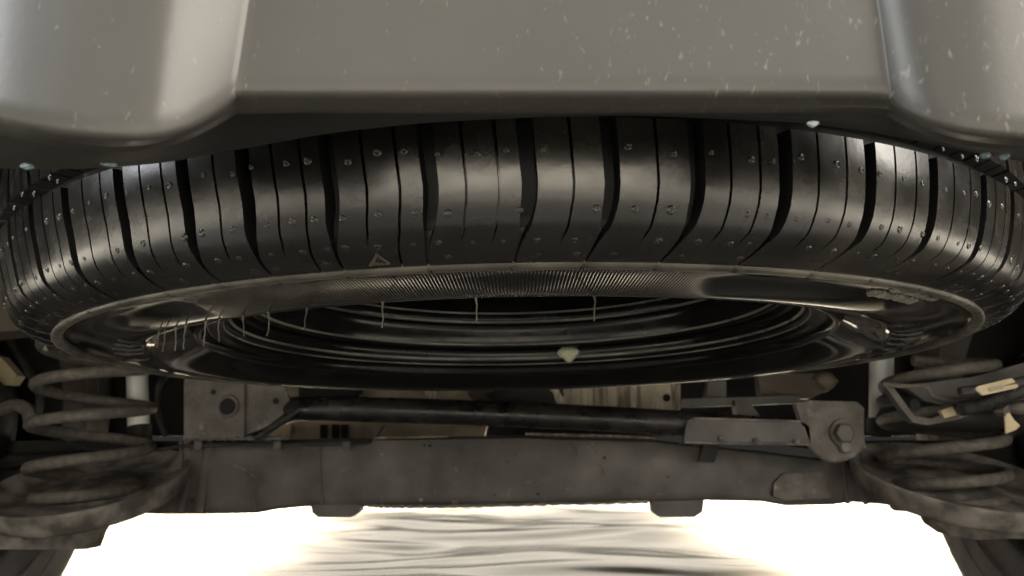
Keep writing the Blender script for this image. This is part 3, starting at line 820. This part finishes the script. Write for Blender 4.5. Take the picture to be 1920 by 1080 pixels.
# heat shield, tank and rubber block seen in the gap above the rod
hs = thing('heat_shield', 'streaky pale tan heat shield panel with a dark hole above the rod', 'heat shield', P(1160, 776, 1.3))
cols_ = []
for x in np.linspace(1040, 1276, 60):
    tt = interp(x, [1040, 1276], [0, 1]); zz = .0012 * math.sin(x * .55) + .001 * math.sin(x * 1.3)
    cols_.append([P(x, 690, 1.30 + zz), P(x, 724, 1.30 + zz), P(x, 750, 1.298 + zz), P(x, 792, 1.30 + zz)])
mb = MB(); mb.add([cols_[j][i] for i in range(4) for j in range(60)], grid_faces(4, 60)); o = mb.make('panel', M['shield'], hs)
s_ = o.modifiers.new('t', 'SOLIDIFY'); s_.thickness = .002
cc = P(1250, 746, 1.294); mb = MB(); mb.lathe([(.0001, 0), (7 / FPX * 1.3, 0)], cc, 'Y', 16); mb.make('hole', M['hole'], hs, False)
tk = thing('fuel_tank', 'tan-brown tank with folded straps showing in the left gap above the rod', 'tank', P(800, 830, 1.3))
MB().prism([P(x, y, 1.3) for x, y in ((505, 690), (925, 690), (930, 740), (918, 775), (900, 850), (500, 850), (495, 800))], (0, .08, 0)).make('body', M['tankmat'], tk, True, 30)
MB().prism([P(x, y, 1.29) for x, y in ((775, 700), (800, 700), (832, 768), (815, 768))], (0, .01, 0)).make('strap', M['shield'], tk, True, 30)
MB().prism([P(x, y, 1.285) for x, y in ((860, 690), (915, 700), (918, 765), (880, 745))], (0, .01, 0)).make('strap', M['brownpan'], tk, True, 30)
MB().prism([P(x, y, 1.285) for x, y in ((500, 790), (545, 795), (540, 822), (500, 822))], (0, .01, 0)).make('corner', M['tag'], tk, True, 30)
for x in (600, 622, 640):
    MB().prism([P(x, 796, 1.28), P(x + 11, 796, 1.28), P(x + 11, 822, 1.28), P(x, 822, 1.28)], (0, .012, 0)).make('rib', M['dark'], tk, True, 30)
MB().prism([P(x, y, 1.25) for x, y in ((560, 690), (690, 690), (672, 735), (640, 760), (560, 770))], (0, .03, 0)).make('front_bracket', M['dark'], tk, True, 30)
rbk = thing('rubber_hanger', 'black rubber block hanging between the tank and the heat shield', 'rubber mount', P(980, 780, 1.22))
lump('block', P(985, 742, 1.22) - rbk.location, .058, .03, .038, M['dark'], rbk, 9)
MB().tube(catmull([P(1028, 722, 1.2), P(1040, 732, 1.2), P(1048, 748, 1.2), P(1064, 775, 1.2)], 4), .006, 8).make('hook', M['shield'], rbk)
# dark hangers right of the shield
hb = thing('crossmember_bracket', 'dark bracket rail above the beam left of the bolted bracket', 'bracket', P(1390, 795, 1.06))
MB().prism([P(x, y, 1.06) for x, y in ((1280, 748), (1500, 742), (1500, 756), (1280, 764))], (0, .02, 0)).make('rail', M['axle'], hb, True, 30)
MB().prism([P(x, y, 1.05) for x, y in ((1378, 750), (1400, 748), (1424, 778), (1420, 796), (1385, 796))], (0, .02, 0)).make('tab', M['bracket'], hb, True, 30)
MB().prism([P(x, y, 1.1) for x, y in ((1330, 700), (1362, 700), (1362, 752), (1322, 752))], (0, .02, 0)).make('upright', M['axle'], hb, True, 30)
MB().prism([P(x, y, 1.12) for x, y in ((1422, 700), (1560, 700), (1556, 730), (1520, 748), (1426, 746))], (0, .02, 0)).make('pad', M['brownpan'], hb, True, 30)
lump('nut', P(1545, 716, 1.03) - hb.location, .016, .014, .014, M['brownpan'], hb, 3)

# right-hand cluster of brackets, hose, tags
rc = thing('hose_bracket', 'bent dark bracket arm with an oval hole at the right edge', 'bracket', P(1760, 790, .9))
out = [(1655, 718), (1672, 722), (1715, 780), (1745, 785), (1800, 766), (1808, 755), (1850, 748), (1905, 728), (1990, 700), (1990, 740), (1905, 752), (1830, 775), (1790, 788), (1740, 797), (1712, 792), (1690, 766), (1668, 735)]
MB().prism([P(x, y, .90) for x, y in out], (0, .012, 0)).make('arm', M['bracket'], rc, True, 30)
MB().tube(catmull([P(1655, 721, .9), P(1700, 724, .895), P(1735, 724, .895), P(1748, 742, .895), P(1770, 748, .895), P(1800, 750, .895), P(1812, 744, .895)], 5), .0028, 8).make('edge_wire', M['spring'], rc)
MB().prism([P(x, y, .915) for x, y in ((1690, 722), (1740, 718), (1830, 706), (1990, 660), (1990, 735), (1840, 752), (1770, 760), (1735, 752))], (0, .01, 0)).make('backing_plate', M['axle'], rc, True, 30)
cc = P(1716, 760, .897); mb = MB(); mb.lathe([(.0001, 0), (9 / FPX, 0)], cc, 'Y', 16)
for v in mb.v: v.z = cc.z + (v.z - cc.z) * 1.2
mb.make('hole', M['hole'], rc, False)
MB().prism([P(x, y, .893) for x, y in ((1763, 770), (1786, 762), (1794, 778), (1772, 784))], (0, .006, 0)).make('pale_patch', M['tag'], rc, True, 30)
hose = thing('corrugated_hose', 'black ribbed hose running beneath the tan label at right', 'hose', P(1880, 750, .87))
hp = catmull([P(1800, 766, .87), P(1830, 762, .87), P(1870, 748, .865), P(1920, 732, .86), P(2000, 705, .86)], 12)
MB().tube(hp, [.0075 + .0012 * (i % 2) for i in range(len(hp))], 12).make('sleeve', M['cable'], hose)
tg = thing('paper_label', 'pale tan paper label wrapped on the cable at the right edge', 'label', P(1868, 724, .85))
MB().prism([P(x, y, .85) for x, y in ((1828, 730), (1834, 724), (1898, 709), (1910, 724), (1905, 728), (1843, 741))], (0, .004, 0)).make('paper', M['tag'], tg, True, 30)
MB().prism([P(x, y, .849) for x, y in ((1852, 727), (1878, 721), (1882, 729), (1856, 735))], (0, .0015, 0)).make('print', M['tagprint'], tg, True, 30)
MB().tube([P(1800, 735, .86), P(1868, 726, .856), P(1960, 706, .855)], .006, 10).make('cable', M['cable'], tg)
tt_ = thing('paper_tag', 'small tan triangular tag dangling below the hose at right', 'tag', P(1890, 812, .86))
MB().prism([P(x, y, .86) for x, y in ((1884, 778), (1893, 774), (1902, 788), (1913, 798), (1905, 806), (1886, 813))], (0, .002, 0)).make('paper', M['tag'], tt_, True, 30)
MB().tube([P(1884, 780, .861), P(1882, 768, .861), P(1890, 760, .861)], .0015, 6).make('string', M['spring'], tt_)
cb = thing('cable_clamp', 'grey clamp with nuts holding the cables at the right edge', 'clamp', P(1900, 765, .88))
lump('nut', P(1876, 772, .875) - cb.location, .010, .008, .006, M['bracket'], cb, 2)
lump('body', P(1912, 766, .88) - cb.location, .018, .01, .008, M['bracket'], cb, 6)
# dark rubber seat sleeve that hides the top of the right spring
sl = thing('spring_sleeve', 'dark rubber sleeve round the upper half of the right coil spring', 'sleeve', P(1765, 760, .99))
c = P(1765, 792, .99)
MB().lathe(catmull([(.0001, -.012), (.055, -.012), (.074, -.004), (.077, .008), (.070, .020), (.074, .032), (.05, .045), (.03, .05), (.0001, .05)], 4), c, 'Z', 40).make('rubber', M['dark'], sl)

# brake line and cable clipped along the axle, and a hose in the left wheel well
bl = thing('brake_line', 'thin brake line clipped along the top left of the axle beam', 'brake line', P(420, 835, 1.0))
pth = catmull([P(60, 800, 1.04), P(150, 838, 1.01), P(230, 846, 1.0), P(300, 842, 1.0), P(360, 836, 1.004), P(520, 834, 1.006), P(660, 832, 1.006), P(700, 826, 1.03), P(720, 800, 1.08)], 8)
MB().tube(pth, .0022, 8).make('pipe', M['cable'], bl)
for x in (372, 520, 650):
    MB().box(P(x, 835, 1.004), (.010, .006, .011), None, .0015).make('clip', M['bracket'], bl)
hs2 = thing('brake_hose', 'black rubber hose looping in the dark left wheel well behind the coils', 'hose', P(60, 700, 1.05))
MB().tube(catmull([P(330, 690, 1.12), P(300, 720, 1.1), P(296, 770, 1.09), P(310, 815, 1.07)], 8), .0045, 10).make('rubber', M['cable'], hs2)
MB().tube(catmull([P(20, 640, 1.08), P(50, 690, 1.07), P(75, 745, 1.06), P(60, 800, 1.05)], 8), .0055, 10).make('rubber', M['cable'], hs2)

for pts, lab in ((((-170, 828), (150, 826), (338, 827), (345, 900), (318, 945), (60, 962), (-170, 950)), 'dark plate added to block bright floor behind the left coil spring'),
                 (((1612, 827), (1700, 825), (1860, 826), (2090, 826), (2090, 940), (1800, 945), (1650, 925), (1600, 880)), 'dark plate added to block bright floor behind the right coil spring')):
    ta = thing('blocker_plate', lab, 'blocker plate', P(*pts[0], 1.13))  # plate added to block the bright floor from view
    MB().prism([P(x, y, 1.13) for x, y in pts], (0, .05, 0)).make('arm', M['dark'], ta, True, 30)  # body of the light-blocking plate
    MB().tube(catmull([P(pts[0][0], 880, 1.12), P((pts[0][0] + pts[2][0]) / 2, 862, 1.118), P(pts[2][0] - 20, 866, 1.12)], 6), .012, 10).make('pressed_rib', M['dark'], ta)
